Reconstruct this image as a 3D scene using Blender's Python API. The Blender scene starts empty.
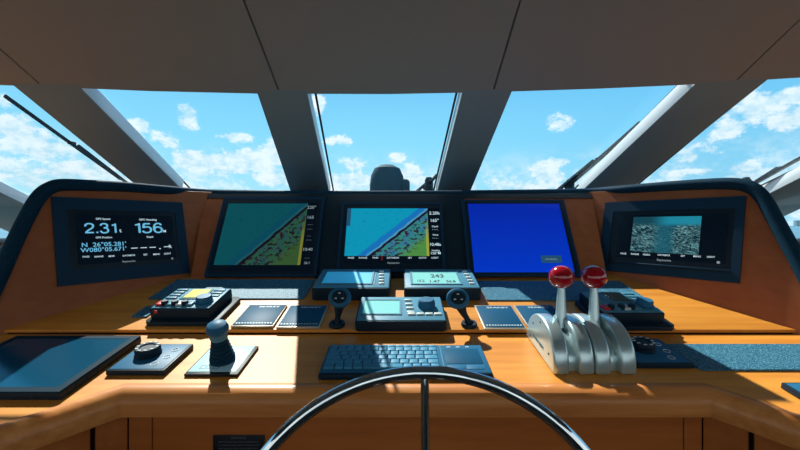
import bpy, bmesh, math, random
from mathutils import Vector, Matrix
random.seed(7)
C = bpy.context.scene.collection
CZ = 1.30            # eye height above the cabin floor; all heights below are relative to the eye
F = 400.0            # 18 mm lens, 36 mm wide sensor, 800 px
V = Vector

# ------------------------------------------------------------------ materials
def lin(r, g, b):
    f = lambda c: (c/255)/12.92 if c <= 10 else (((c/255)+.055)/1.055)**2.4
    return (f(r), f(g), f(b), 1)

class NT:
    def __init__(s, tree): s.t = tree; s.n = tree.nodes; s.l = tree.links
    def new(s, typ, **kw):
        n = s.n.new(typ)
        for k, v in kw.items(): setattr(n, k, v)
        return n
    def put(s, sock, v):
        if hasattr(v, 'is_output') or isinstance(v, bpy.types.NodeSocket): s.l.new(v, sock)
        else: sock.default_value = v
    def math(s, op, a, b=None, c=None, clamp=False):
        n = s.new('ShaderNodeMath', operation=op); n.use_clamp = clamp
        s.put(n.inputs[0], a)
        if b is not None: s.put(n.inputs[1], b)
        if c is not None: s.put(n.inputs[2], c)
        return n.outputs[0]
    def step(s, v, lo, hi):
        n = s.new('ShaderNodeMapRange', interpolation_type='SMOOTHSTEP')
        s.put(n.inputs[0], v); n.inputs[1].default_value = lo; n.inputs[2].default_value = hi
        return n.outputs[0]
    def mix(s, f, a, b):
        n = s.new('ShaderNodeMix', data_type='RGBA')
        s.put(n.inputs[0], f); s.put(n.inputs[6], a); s.put(n.inputs[7], b)
        return n.outputs[2]
    def noise(s, vec, scale, detail=3, rough=.5):
        n = s.new('ShaderNodeTexNoise'); s.put(n.inputs['Vector'], vec)
        n.inputs['Scale'].default_value = scale; n.inputs['Detail'].default_value = detail
        n.inputs['Roughness'].default_value = rough
        return n.outputs[0]
    def mapping(s, vec, scale=(1,1,1), loc=(0,0,0), rot=(0,0,0)):
        n = s.new('ShaderNodeMapping'); s.put(n.inputs[0], vec)
        n.inputs['Scale'].default_value = scale; n.inputs['Location'].default_value = loc; n.inputs['Rotation'].default_value = rot
        return n.outputs[0]
    def coord(s, which='Object'): return s.new('ShaderNodeTexCoord').outputs[which]
    def sep(s, vec):
        n = s.new('ShaderNodeSeparateXYZ'); s.put(n.inputs[0], vec); return n.outputs

def mat(name, col=(.5,.5,.5,1), rough=.5, metal=0, coat=0, spec=.28, emit=None, estr=1.0):
    m = bpy.data.materials.new(name); m.use_nodes = True
    p = m.node_tree.nodes['Principled BSDF']
    p.inputs['Base Color'].default_value = col
    p.inputs['Roughness'].default_value = rough
    p.inputs['Metallic'].default_value = metal
    p.inputs['Coat Weight'].default_value = coat
    p.inputs['Coat Roughness'].default_value = .12
    p.inputs['Specular IOR Level'].default_value = spec
    if emit:
        p.inputs['Emission Color'].default_value = emit; p.inputs['Emission Strength'].default_value = estr
    return m
def nt(m): return NT(m.node_tree), m.node_tree.nodes['Principled BSDF']

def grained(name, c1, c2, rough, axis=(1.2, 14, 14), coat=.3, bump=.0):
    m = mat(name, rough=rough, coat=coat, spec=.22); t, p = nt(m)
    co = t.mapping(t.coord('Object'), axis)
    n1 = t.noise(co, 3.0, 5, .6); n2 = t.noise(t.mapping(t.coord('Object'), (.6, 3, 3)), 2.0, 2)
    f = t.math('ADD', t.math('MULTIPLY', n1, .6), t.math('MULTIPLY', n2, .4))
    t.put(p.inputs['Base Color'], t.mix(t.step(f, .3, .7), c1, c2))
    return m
M = {}
M['wood'] = grained('honey_veneer', (.52,.175,.022,1), (.72,.295,.045,1), .46, coat=.03)
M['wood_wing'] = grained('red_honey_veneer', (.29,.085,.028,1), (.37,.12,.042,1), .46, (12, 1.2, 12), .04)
M['wood_shade'] = grained('shaded_veneer', (.34,.090,.017,1), (.46,.14,.030,1), .42, (1.2, 12, 12), .06)  # same wood darkened: the fascia's shade is put into its colour
M['edge'] = grained('solid_timber_edge', (.46,.145,.034,1), (.64,.26,.075,1), .40, (1.5, 20, 20), .12)
def speckle(name, c1, c2, scale, rough):
    m = mat(name, rough=rough, spec=.06 if name.startswith('padded') else .15); t, p = nt(m)
    n = t.noise(t.coord('Object'), scale, 2, .7)
    t.put(p.inputs['Base Color'], t.mix(t.step(n, .48, .68), c1, c2))
    b = t.new('ShaderNodeBump'); b.inputs['Strength'].default_value = .5; b.inputs['Distance'].default_value = .001
    t.put(b.inputs['Height'], n); t.l.new(b.outputs[0], p.inputs['Normal'])
    return m
M['mat'] = speckle('nonslip_teal', (.012,.085,.16,1), (.17,.40,.46,1), 420, .55)
M['vinyl'] = speckle('padded_navy_vinyl', (.006,.032,.060,1), (.009,.046,.082,1), 160, .7)
M['liner'] = mat('headliner_vinyl', (.37,.345,.315,1), .75, spec=.2)
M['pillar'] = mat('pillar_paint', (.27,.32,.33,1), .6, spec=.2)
M['cabin'] = mat('cabin_lining', (.22,.19,.16,1), .8)
M['carpet'] = speckle('cabin_carpet', (.05,.045,.04,1), (.08,.07,.06,1), 90, .95)
M['gasket'] = mat('black_rubber', (.006,.010,.014,1), .5)
M['gap'] = mat('dark_gap', (.008,.006,.005,1), .9)
M['black'] = mat('black_lacquer', (.008,.022,.034,1), .28)
M['bezel'] = mat('bezel_plastic', (.005,.017,.030,1), .34)
M['frame'] = mat('navy_frame', (.005,.034,.072,1), .5, spec=.18)
M['plastic'] = mat('sky_tinted_plastic', (.016,.115,.225,1), .5, spec=.16)  # black plastic; the blue of reflected sky is put into its colour
M['plastic_dark'] = mat('dark_slate_plastic', (.005,.019,.034,1), .5, spec=.18)
M['plastic_light'] = mat('blue_grey_plastic', (.06,.20,.28,1), .5, spec=.15)
M['key'] = mat('keycap', (.055,.23,.37,1), .5, spec=.15)  # keys carry the reflected sky's blue in their base colour
M['facia'] = mat('blue_instrument_face', (.07,.23,.34,1), .5, spec=.15)
M['button'] = mat('pale_button', (.50,.56,.55,1), .45)
M['white'] = mat('white_gelcoat', (.75,.77,.78,1), .3, coat=.3)
M['silver'] = mat('satin_alloy', (.52,.66,.68,1), .30, metal=.72, spec=.5)
M['chrome'] = mat('polished_steel', (.62,.66,.68,1), .06, metal=1)
M['red'] = mat('red_ball', (.36,.004,.012,1), .08, coat=1)
M['redpad'] = mat('red_key', (.55,.02,.03,1), .4)
M['brass'] = mat('pale_edge', (.40,.36,.28,1), .35, metal=.4)
M['glassplate'] = mat('glossy_dark_glass', (.006,.060,.115,1), .14, spec=.3)
M['padtop'] = mat('touch_panel', (.010,.075,.15,1), .5, spec=.06)
M['print'] = mat('pale_print', (.55,.62,.65,1), .5)
M['darkrim'] = mat('dark_display_rim', (.004,.024,.042,1), .6, spec=.05)
M['lcd'] = mat('grey_lcd', (.20,.50,.58,1), .22, emit=lin(0,150,215), estr=.34)
M['lcdgreen'] = mat('green_lcd', (.24,.52,.50,1), .22, emit=lin(60,190,190), estr=.22)
M['lcdyellow'] = mat('yellow_lcd', (.55,.58,.10,1), .25, emit=lin(200,200,60), estr=.12)
M['lcddark'] = mat('dim_lcd', (.05,.07,.06,1), .25)
M['ink'] = mat('lcd_ink', (.01,.04,.06,1), .5)
M['plate'] = mat('glare_glass_plate', (.42,.66,.72,1), .35)  # sun glare on the joystick plate, put into a pale base colour
M['blueglow'] = mat('lit_blue', (.1,.3,.4,1), .5, emit=lin(105,180,215), estr=.75)
M['whiteglow'] = mat('lit_white', (.3,.3,.3,1), .5, emit=lin(190,215,225), estr=.8)
M['dimglow'] = mat('lit_dim', (.2,.2,.2,1), .5, emit=lin(120,140,145), estr=.7)
M['darkscreen'] = mat('dark_screen', (.003,.006,.011,1), .12, emit=lin(2,14,26), estr=.5)
M['greybox'] = mat('lit_grey_box', (.05,.1,.12,1), .3, emit=lin(20,70,110), estr=.7)
M['canvas'] = mat('dark_canvas', (.012,.045,.07,1), .8, spec=.15)
M['deckwhite'] = mat('foredeck_gelcoat', (.16,.17,.17,1), .6)
M['notice'] = mat('notice_plate', (.006,.008,.012,1), .35)
M['noticeprint'] = mat('notice_print', (.10,.11,.13,1), .5)
# blue idle screen
def screen_blue():
    m = mat('idle_blue_screen', (.002,.004,.02,1), .12); t, p = nt(m)
    s = t.sep(t.coord('Generated'))
    t.put(p.inputs['Emission Color'], t.mix(s[1], lin(0,52,190), lin(2,36,160)))
    p.inputs['Emission Strength'].default_value = .9
    return m
M['scr_blue'] = screen_blue()
def screen_chart(name, dim, sat):
    m = mat(name, (.004,.010,.014,1), .12); t, p = nt(m)
    g = t.coord('Generated'); s = t.sep(g); u, v = s[0], s[1]
    wob = t.math('MULTIPLY', t.math('SUBTRACT', t.noise(g, 9, 3), .5), .07)
    d = t.math('ADD', t.math('SUBTRACT', t.math('MULTIPLY', t.math('SUBTRACT', u, .30), 1.34), v), wob)   # >0 on the land side
    a = lambda lo, hi: t.step(d, lo, hi)
    water = t.mix(t.step(t.noise(g, 22, 4, .7), .60, .66), sat[0], sat[1])
    col = t.mix(a(-.22,-.19), water, sat[2])
    col = t.mix(a(-.08,-.06), col, sat[6])
    land = t.mix(t.step(t.noise(g, 10, 3), .45, .55), sat[3], sat[4])
    land = t.mix(a(.32,.6), land, sat[5])
    spots = t.step(t.noise(t.mapping(g, (1,1,1), (3,1,0)), 17, 4, .65), .53, .56)
    land = t.mix(t.math('MULTIPLY', spots, a(.66,.44)), land, t.mix(t.step(t.noise(g, 30, 1), .45, .5), lin(70,8,26), lin(14,22,34)))
    col = t.mix(a(.0,.015), col, land)
    line = t.math('MULTIPLY', a(-.03,-.01), t.math('SUBTRACT', 1.0, a(.03,.05)))
    col = t.mix(line, col, lin(24,12,28))
    yel = t.math('MULTIPLY', t.step(u, .965, .972), t.math('SUBTRACT', 1.0, t.step(v, .35, .8)))
    col = t.mix(t.math('MULTIPLY', yel, .6), col, lin(175,165,50))
    t.put(p.inputs['Emission Color'], col); p.inputs['Emission Strength'].default_value = dim
    return m
M['scr_chart'] = screen_chart('chart_screen', .95, [lin(8,140,172), lin(4,105,135), lin(20,105,175), lin(50,112,140), lin(45,125,115), lin(70,130,62), lin(70,140,175)])
M['scr_chart_dim'] = screen_chart('dim_chart_screen', .55, [lin(8,92,102), lin(4,70,82), lin(8,84,108), lin(45,92,90), lin(45,100,72), lin(62,100,52), lin(36,100,108)])
def screen_camera():
    m = mat('camera_feed_screen', (.004,.008,.012,1), .12); t, p = nt(m)
    g = t.coord('Generated'); s = t.sep(g)
    fold = t.math('ABSOLUTE', t.math('SUBTRACT', s[0], .5))
    cv = t.new('ShaderNodeCombineXYZ'); t.put(cv.inputs[0], t.math('SUBTRACT', t.math('MULTIPLY', fold, 1.6), t.math('MULTIPLY', s[1], .9))); t.put(cv.inputs[1], t.math('ADD', s[1], t.math('MULTIPLY', s[0], .35)))
    n = t.noise(t.mapping(cv.outputs[0], (1.0, 1.9, 1)), 13, 7, .72); nb = t.noise(g, 6, 3)
    f = t.step(t.math('ADD', t.math('MULTIPLY', n, .75), t.math('MULTIPLY', nb, .25)), .44, .64)
    col = t.mix(f, lin(4,34,48), lin(120,180,186))
    mid = t.math('SUBTRACT', 1.0, t.step(t.math('ABSOLUTE', t.math('SUBTRACT', s[0], .5)), .05, .22))
    col = t.mix(t.math('MULTIPLY', mid, .8), col, lin(18,92,110))
    col = t.mix(t.step(s[1], .70, .84), col, t.mix(t.step(s[0], .25, .6), lin(20,70,84), lin(30,140,165)))
    t.put(p.inputs['Emission Color'], col); p.inputs['Emission Strength'].default_value = .75
    return m
M['scr_camera'] = screen_camera()
def glass():
    m = bpy.data.materials.new('window_glass'); m.use_nodes = True; t = NT(m.node_tree)
    t.n.clear(); o = t.new('ShaderNodeOutputMaterial')
    tr = t.new('ShaderNodeBsdfTransparent'); tr.inputs[0].default_value = (.93,.975,.985,1)
    gl = t.new('ShaderNodeBsdfGlossy'); gl.inputs['Roughness'].default_value = .02
    ge = t.new('ShaderNodeNewGeometry'); dp = t.new('ShaderNodeVectorMath', operation='DOT_PRODUCT')
    t.l.new(ge.outputs['Normal'], dp.inputs[0]); t.l.new(ge.outputs['Incoming'], dp.inputs[1])
    fr = t.math('MULTIPLY_ADD', t.math('POWER', t.math('SUBTRACT', 1.0, t.math('ABSOLUTE', dp.outputs['Value'])), 5.0), .5, .015)
    mx = t.new('ShaderNodeMixShader'); t.l.new(fr, mx.inputs[0]); t.l.new(tr.outputs[0], mx.inputs[1]); t.l.new(gl.outputs[0], mx.inputs[2])
    t.l.new(mx.outputs[0], o.inputs[0]); return m
M['glass'] = glass()
def seamat():
    m = mat('sea_water', (.02,.13,.20,1), .25); t, p = nt(m)
    n = t.noise(t.coord('Object'), .35, 6, .65)
    b = t.new('ShaderNodeBump'); b.inputs['Strength'].default_value = .8; b.inputs['Distance'].default_value = .5
    t.put(b.inputs['Height'], n); t.l.new(b.outputs[0], p.inputs['Normal']); return m
M['sea'] = seamat()
M['shore'] = mat('far_shore', (.18,.30,.36,1), .9)

# ------------------------------------------------------------------ mesh building
class B:
    def __init__(s): s.bm = bmesh.new()
    def _fin(s, vs, bev=0, seg=2, mx=None):
        fs = set(f for v in vs for f in v.link_faces)
        if bev:
            es = [e for e in set(e for f in fs for e in f.edges) if len(e.link_faces) == 2 and e.calc_face_angle(0) > .5]
            r = bmesh.ops.bevel(s.bm, geom=es, offset=bev, segments=seg, affect='EDGES', profile=.5)
            vs = [v for v in vs if v.is_valid]; vs = list(set(vs) | set(r['verts']))
        if mx is not None: bmesh.ops.transform(s.bm, matrix=mx, verts=list(vs))
        return vs
    def box(s, c, d, bev=0, seg=2, mx=None):
        r = bmesh.ops.create_cube(s.bm, size=1, matrix=Matrix.Translation(c) @ Matrix.Diagonal((d[0], d[1], d[2], 1)))
        s._fin(r['verts'], bev, seg, mx); return s
    def prism(s, pts, vec, bev=0, seg=2, mx=None):
        a = [s.bm.verts.new(V(p)) for p in pts]; b = [s.bm.verts.new(V(p) + V(vec)) for p in pts]
        n = len(a); s.bm.faces.new(a[::-1]); s.bm.faces.new(b)
        for i in range(n): s.bm.faces.new((a[i], a[(i+1) % n], b[(i+1) % n], b[i]))
        fs = list(set(f for v in a+b for f in v.link_faces)); bmesh.ops.recalc_face_normals(s.bm, faces=fs)
        s._fin(a + b, bev, seg, mx); return s
    def lathe(s, prof, n=32, mx=None, sx=1, sy=1):
        rings = []
        for r, z in prof:
            rings.append([s.bm.verts.new((r*math.cos(2*math.pi*i/n)*sx, r*math.sin(2*math.pi*i/n)*sy, z)) for i in range(n)] if r > 1e-6 else [s.bm.verts.new((0,0,z))])
        for a, b in zip(rings, rings[1:]):
            for i in range(n):
                j = (i+1) % n
                if len(a) == 1 and len(b) == 1: break
                if len(a) == 1: s.bm.faces.new((a[0], b[i], b[j]))
                elif len(b) == 1: s.bm.faces.new((a[i], a[j], b[0]))
                else: s.bm.faces.new((a[i], a[j], b[j], b[i]))
        for rg in (rings[0], rings[-1]):
            if len(rg) > 1: s.bm.faces.new(rg)
        vs = [v for r in rings for v in r]
        bmesh.ops.recalc_face_normals(s.bm, faces=list(set(f for v in vs for f in v.link_faces)))
        if mx is not None: bmesh.ops.transform(s.bm, matrix=mx, verts=vs)
        return s
    def tube(s, pts, rad, n=16, closed=False, mx=None, flat=1.0):
        pts = [V(p) for p in pts]; N = len(pts); rad = rad if isinstance(rad, (list, tuple)) else [rad]*N
        rings = []; up = None
        for i, p in enumerate(pts):
            a = pts[(i-1) % N] if (closed or i > 0) else p; b = pts[(i+1) % N] if (closed or i < N-1) else p
            t = (b - a).normalized()
            if up is None: up = t.orthogonal().normalized()
            up = (up - t*up.dot(t)).normalized(); w = t.cross(up)
            rings.append([s.bm.verts.new(p + (up*math.cos(2*math.pi*k/n) + w*math.sin(2*math.pi*k/n)*flat)*rad[i]) for k in range(n)])
        for i in range(N if closed else N-1):
            A, Bq = rings[i], rings[(i+1) % N]
            off = 0
            if closed and i == N-1:
                off = min(range(n), key=lambda o: (A[0].co - Bq[o].co).length)
            for k in range(n): s.bm.faces.new((A[k], A[(k+1) % n], Bq[(k+1+off) % n], Bq[(k+off) % n]))
        if not closed: s.bm.faces.new(rings[0][::-1]); s.bm.faces.new(rings[-1])
        vs = [v for r in rings for v in r]
        bmesh.ops.recalc_face_normals(s.bm, faces=list(set(f for v in vs for f in v.link_faces)))
        if mx is not None: bmesh.ops.transform(s.bm, matrix=mx, verts=vs)
        return s
    def sphere(s, c, r, sc=(1,1,1), mx=None, u=32, v=20):
        q = bmesh.ops.create_uvsphere(s.bm, u_segments=u, v_segments=v, radius=r, matrix=Matrix.Translation(c) @ Matrix.Diagonal((*sc, 1)))
        if mx is not None: bmesh.ops.transform(s.bm, matrix=mx, verts=q['verts'])
        return s
    def strip(s, A, Bp):
        a = [s.bm.verts.new(V(p)) for p in A]; b = [s.bm.verts.new(V(p)) for p in Bp]
        for i in range(len(a)-1): s.bm.faces.new((a[i], a[i+1], b[i+1], b[i]))
        return s
    def sweep(s, path, outs, prof):
        """sweep a closed profile of (outward, up) along path; outs: outward mitre vectors per point"""
        rings = [[s.bm.verts.new(V(p) + V(o)*q[0] + V((0,0,q[1]))) for q in prof] for p, o in zip(path, outs)]
        n = len(prof)
        for a, b in zip(rings, rings[1:]):
            for k in range(n): s.bm.faces.new((a[k], a[(k+1) % n], b[(k+1) % n], b[k]))
        s.bm.faces.new(rings[0]); s.bm.faces.new(rings[-1][::-1])
        bmesh.ops.recalc_face_normals(s.bm, faces=s.bm.faces[:]); return s
    def text(s, txt, size, x, y, z, align='CENTER', sx=1.0, mx=None, th=0.0003):
        cu = bpy.data.curves.new('lettering_source', 'FONT'); cu.body = txt; cu.size = size; cu.align_x = align; cu.align_y = 'CENTER'; cu.extrude = th/2
        cu.resolution_u = 3; cu.offset = size*.012
        ob = bpy.data.objects.new('lettering_source', cu); C.objects.link(ob)
        dg = bpy.context.evaluated_depsgraph_get(); me = bpy.data.meshes.new_from_object(ob.evaluated_get(dg))
        me.transform((mx or Matrix.Identity(4)) @ Matrix.Translation((x, y, z)) @ Matrix.Diagonal((sx, 1, 1, 1)))
        s.bm.from_mesh(me); bpy.data.objects.remove(ob); bpy.data.curves.remove(cu); bpy.data.meshes.remove(me)
        return s
    def build(s, name, material, parent=None, mx=None, smooth=True, angle=35):
        me = bpy.data.meshes.new(name); s.bm.to_mesh(me); s.bm.free()
        me.materials.append(material if not isinstance(material, str) else M[material])
        o = bpy.data.objects.new(name, me); C.objects.link(o)
        if parent is not None: o.parent = parent
        if mx is not None: o.matrix_local = mx
        if smooth and len(me.polygons):
            me.shade_smooth(); me.set_sharp_from_angle(angle=math.radians(angle))
        return o
def tag(o, label=None, cat=None, group=None, kind=None):
    for k, v in (('label', label), ('category', cat), ('group', group), ('kind', kind)):
        if v: o[k] = v
    return o
def thing(name, label, cat, mx, group=None):
    o = bpy.data.objects.new(name, None); o.empty_display_size = .05; C.objects.link(o); o.matrix_world = mx
    return tag(o, label, cat, group)
def struct(o): o['kind'] = 'structure'; return o
def copy_tree(o, parent=None):
    c = o.copy(); C.objects.link(c)
    if parent is not None:
        c.parent = parent; c.matrix_parent_inverse = o.matrix_parent_inverse.copy()
    for ch in list(o.children): copy_tree(ch, c)
    return c

# ------------------------------------------------------------------ the real surfaces of the helm, eye at the origin
class Plane:
    """a surface of the helm: origin, right axis, outward normal (world coordinates)"""
    def __init__(s, p, x, n):
        s.p = V(p) + V((0,0,CZ)); s.n = V(n).normalized(); s.x = (V(x) - s.n*V(x).dot(s.n)).normalized(); s.y = s.n.cross(s.x)
    def hit(s, px, py, off=0.0):
        d = V(((px-400)/F, 1, (225-py)/F)); e = V((0,0,CZ)); q = s.p + s.n*off
        return e + d*((q - e).dot(s.n)/d.dot(s.n))
    def mx(s, o): 
        m = Matrix((s.x, s.y, s.n)).transposed().to_4x4(); m.translation = o; return m
    def rect(s, cs, off=0.0):
        """matrix at the rectangle's middle (on the surface), width, depth, from corners TL TR BR BL"""
        P = [s.hit(*c, off) for c in cs]; c = sum(P, V())/4; L = [((p-c).dot(s.x), (p-c).dot(s.y)) for p in P]
        w = ((L[1][0]-L[0][0]) + (L[2][0]-L[3][0]))/2; h = ((L[0][1]-L[3][1]) + (L[1][1]-L[2][1]))/2
        return s.mx(c - s.n*(off - .0006)), w, h
    def loc(s, m, px, py, off=0.0): return m.inverted() @ s.hit(px, py, off)
FRONT = Plane((0, .787, -.315), (1,0,0), (0, -.17, 1))
BACK = Plane((0, 1.014, -.266), (1,0,0), (0, -.22, 1))
CENTRE = Plane((0, 1.3875, -.184), (1,0,0), (0, -.2925, .1625))
ROOF = Plane((0, 1.33, .4354), (1,0,0), (0, -.443, -1))
ROOFUP = V((0, .443, 1)).normalized()
LEAN = math.radians(12)
def wing(sgn):
    return Plane((-sgn*1.0085, 1.0085, -.267), (.555, .832*sgn, 0), (sgn*.832*math.cos(LEAN), -.555*math.cos(LEAN), math.sin(LEAN)))
LW, RW = wing(1), wing(-1)
def mir(pts): return [(797-x, y) for x, y in pts]
def W(x, y, z): return V((x, y, z + CZ))

# ------------------------------------------------------------------ world, sun, camera
SUN = V((.372, -.82, -1.0))
def world():
    w = bpy.data.worlds.new('sky'); bpy.context.scene.world = w; w.use_nodes = True
    t = NT(w.node_tree); t.n.clear(); out = t.new('ShaderNodeOutputWorld'); bg = t.new('ShaderNodeBackground')
    g = t.coord('Generated'); s = t.sep(g)
    az = t.math('ARCTAN2', s[0], s[1]); el = t.math('ARCSINE', s[2])
    sky = t.mix(t.step(el, .0, .24), (.47,.84,.96,1), (.27,.70,.95,1))
    sky = t.mix(t.step(el, .18, .50), sky, (.08,.40,.80,1))
    sky = t.mix(t.step(el, .5, 1.3), sky, (.10,.27,.56,1))
    sky = t.mix(t.math('MULTIPLY', t.step(az, -.1, .8), .30), sky, (.05,.40,.80,1))
    cv = t.new('ShaderNodeCombineXYZ'); t.put(cv.inputs[0], az); t.put(cv.inputs[1], t.math('MULTIPLY', el, 1.5)); 
    n1 = t.noise(cv.outputs[0], 7.0, 8, .62); n2 = t.noise(cv.outputs[0], 26.0, 8, .7)
    blobs = [(188,117,13,20),(235,137,18,6),(140,128,12,10),(165,140,20,12),(195,160,40,14),(240,165,40,16),(265,178,50,14),(150,178,40,12),(278,150,14,18),
             (318,103,9,9),(345,141,10,6),(330,142,8,5),(345,180,40,14),(398,158,9,6),(412,176,22,14),(350,165,26,10),
             (556,123,18,12),(560,162,18,9),(552,175,26,13),(500,185,30,9),(530,188,50,6),
             (15,125,26,14),(30,150,50,20),(70,170,60,14),(8,165,40,20),(5,100,14,10),
             (713,150,22,10),(688,158,18,9),(755,108,40,20),(792,118,40,12),(750,165,18,10),(725,130,26,14),(795,95,40,10),(690,172,30,6)]
    m = None
    for (px, py, rx, ry) in blobs:
        a = math.atan2(px-400, F); dist = math.hypot((px-400)/F, 1); e = math.atan2((225-py)/F, dist)
        ra = rx/F/dist**2; re = ry/F/dist
        ex = t.math('MULTIPLY', t.math('SUBTRACT', az, a), 1/ra); ey = t.math('MULTIPLY', t.math('SUBTRACT', el, e), 1/re)
        r = t.math('ADD', t.math('MULTIPLY', ex, ex), t.math('MULTIPLY', ey, ey))
        k = t.math('SUBTRACT', 1.0, t.math('SQRT', r))
        m = k if m is None else t.math('SMOOTH_MAX', m, k, .3)
    m = t.math('MAXIMUM', m, -.9)
    f = t.math('ADD', m, t.math('MULTIPLY', t.math('SUBTRACT', n1, .5), 3.4))
    f = t.math('ADD', f, t.math('MULTIPLY', t.math('SUBTRACT', n2, .5), 2.2))
    body = t.step(f, .05, .60)
    low = t.math('MULTIPLY', t.math('SUBTRACT', 1.0, t.step(el, .06, .20)), t.step(t.math('ADD', t.math('MULTIPLY', n1, .6), t.math('MULTIPLY', n2, .4)), .43, .56))
    body = t.math('MAXIMUM', body, t.math('MULTIPLY', low, .9))
    shade = t.mix(t.step(n2, .35, .6), (.55,.78,.90,1), (.93,.97,1.0,1))
    col = t.mix(t.math('MULTIPLY', body, .92), sky, shade)
    aft_fill = t.step(t.math('MULTIPLY', s[1], -1.0), -.05, .45)          # whiter, brighter sky astern, added as fill light for the cabin
    col = t.mix(aft_fill, col, t.mix(t.step(n1, .35, .65), (.90,.92,.95,1), (1.35,1.33,1.30,1)))
    t.put(bg.inputs[0], col); bg.inputs[1].default_value = 1.0
    t.l.new(bg.outputs[0], out.inputs[0])
world()
sl = bpy.data.lights.new('sun', 'SUN'); sl.energy = 7.8; sl.angle = math.radians(.55); sl.color = (1.0, .95, .86)
so = bpy.data.objects.new('sun', sl); C.objects.link(so); so.rotation_euler = SUN.to_track_quat('-Z', 'Y').to_euler(); so.location = (-2, 6, 8)
cam = bpy.data.cameras.new('camera'); cam.lens = 18; cam.sensor_width = 36; cam.clip_start = .05; cam.clip_end = 9000
co = bpy.data.objects.new('camera', cam); C.objects.link(co); co.location = (0, 0, CZ); co.rotation_euler = (math.pi/2, 0, 0)
sc = bpy.context.scene; sc.camera = co
sc.view_settings.view_transform = 'Standard'; sc.view_settings.look = 'None'; sc.view_settings.exposure = 0.2; sc.view_settings.gamma = 1
sc.view_settings.use_curve_mapping = False

# ------------------------------------------------------------------ cabin shell
def roofpt(x, y, up=0.0): return V((x, y, 1.0246 - .443*y + CZ)) + ROOFUP*up
edge_px = [(-560,60),(-330,74),(-160,81),(0,85.5),(42,87),(150,91.5),(257,94),(388,94.5),(493,92.5),(600,89),(680,85.5),(735,82),(800,78),(960,70),(1130,60),(1400,40)]
edge = [ROOF.hit(*p) for p in edge_px]
def edge_y(x):
    for a, b in zip(edge, edge[1:]):
        if a.x <= x <= b.x: return a.y + (b.y-a.y)*(x-a.x)/(b.x-a.x)
    return edge[0].y if x < edge[0].x else edge[-1].y
seams = [-2.45, -1.161, -.399, .3075, 1.072, 2.45]
cb = B()
for x0, x1 in zip(seams, seams[1:]):
    xs = [x0+.0022] + [p.x for p in edge if x0+.02 < p.x < x1-.02] + [x1-.0022]
    pts = [roofpt(x, edge_y(x)) for x in xs] + [roofpt(x1-.0022, -.2), roofpt(x0+.0022, -.2)]
    cb.prism(pts, ROOFUP*.05, .0018, 1)
cb.box((0, -1.35, 1.1135+.03+CZ), (4.9, 2.3, .05))
struct(cb.build('ceiling', 'liner'))
bk = B(); xs = [seams[0]] + [p.x for p in edge if abs(p.x) < 2.4] + [seams[-1]]
bk.prism([roofpt(x, edge_y(x)-.012, .052) for x in xs] + [roofpt(2.45, -.2, .052), roofpt(-2.45, -.2, .052)], ROOFUP*.03)
struct(bk.build('ceiling_backing_panel', 'gap'))
struct(B().box((0, .2, -.025), (5.2, 5.4, .05)).build('floor', 'carpet'))
wb = B().box((0, -2.5, .40), (5.0, .06, .80)).box((0, -2.5, 2.40), (5.0, .06, .22))
for x in (-2.42, -.82, .82, 2.42): wb.box((x, -2.5, 1.55), (.10, .06, 1.52))
struct(wb.build('wall_back', 'cabin'))
for k, x in enumerate((-1.62, 0, 1.62)): struct(B().box((x, -2.5, 1.55), (1.50, .006, 1.50)).build('window_%d' % (8+k), 'glass', smooth=False))  # unseen rear glazing, added to let fill light into the cabin
for sg, nm in ((-1, 'left'), (1, 'right')):
    w = B().box((sg*2.43, -.55, (CZ-.07)/2), (.06, 3.9, CZ-.07))
    w.prism([W(sg*1.88, 2.06, -CZ), W(sg*2.43, 1.40, -CZ), W(sg*2.49, 1.40, -CZ), W(sg*1.94, 2.08, -CZ)], (0,0,CZ-.07))
    w.prism([(sg*2.40, -2.5, CZ+.62), (sg*2.40, .95, CZ+.62), (sg*2.40, -.2, CZ+1.112), (sg*2.40, -2.5, CZ+1.112)], (sg*.06, 0, 0))
    struct(w.build('wall_'+nm, 'cabin'))
struct(B().box((0, 2.14, .66), (3.86, .10, 1.36)).build('wall_front', 'cabin'))

def pillar(n, face, depth=.058):
    b = B(); b.prism([ROOF.hit(*p, -.004) for p in face], ROOFUP*(depth-.004), .003, 2)
    o = struct(b.build('trim_%d' % n, 'white'))
    q = [ROOF.hit(*p) for p in face]; c = sum(q, V())/4
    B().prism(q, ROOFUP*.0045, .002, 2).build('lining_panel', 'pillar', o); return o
P_faces = [[(-320,84),(-225,84),(44,214),(22,238)],
           [(10,83),(76,84),(182,190),(142,190)],
           [(256,90),(306.5,90),(330,196),(292,196)],
           [(463,90),(513,89),(468.5,196),(436,196)],
           [(698,82),(770,78),(626,193),(580,193)],
           [(1090,74),(1010,72),(757,200),(768,224)]]
PIL = [pillar(i+1, f) for i, f in enumerate(P_faces)]
B().prism([ROOF.hit(*p, -.085) for p in [(476,88),(512,87),(468,194),(449,194)]], ROOFUP*.06, .004, 2).build('shadow_bar', 'white', PIL[3])  # unseen bar added outside the glass to widen this pillar's shadow
GL = .060
def pane(n, quad):
    q = [ROOF.hit(*p, -GL) for p in quad]; c = sum(q, V())/4
    o = struct(B().prism(q, ROOFUP*.006).build('window_%d' % n, 'glass', smooth=False))
    b = B()
    for i in range(4):
        a, d = q[i], q[(i+1) % 4]; ai = a + (c-a).normalized()*.014; di = d + (c-d).normalized()*.014
        b.prism([a, d, di, ai], -ROOFUP*.003)
    b.build('window_gasket', 'gasket', o, smooth=False)
pane(1, [(-225,78),(14,78),(148,192),(40,208)])
pane(2, [(86,80),(258,80),(294,192),(191,190)])
pane(3, [(312,80),(460.5,80),(434,192),(333,192)])
pane(4, [(510,80),(687,77),(573,191),(468,192)])
pane(5, [(768,74),(1010,66),(752,190),(630,190)])
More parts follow.
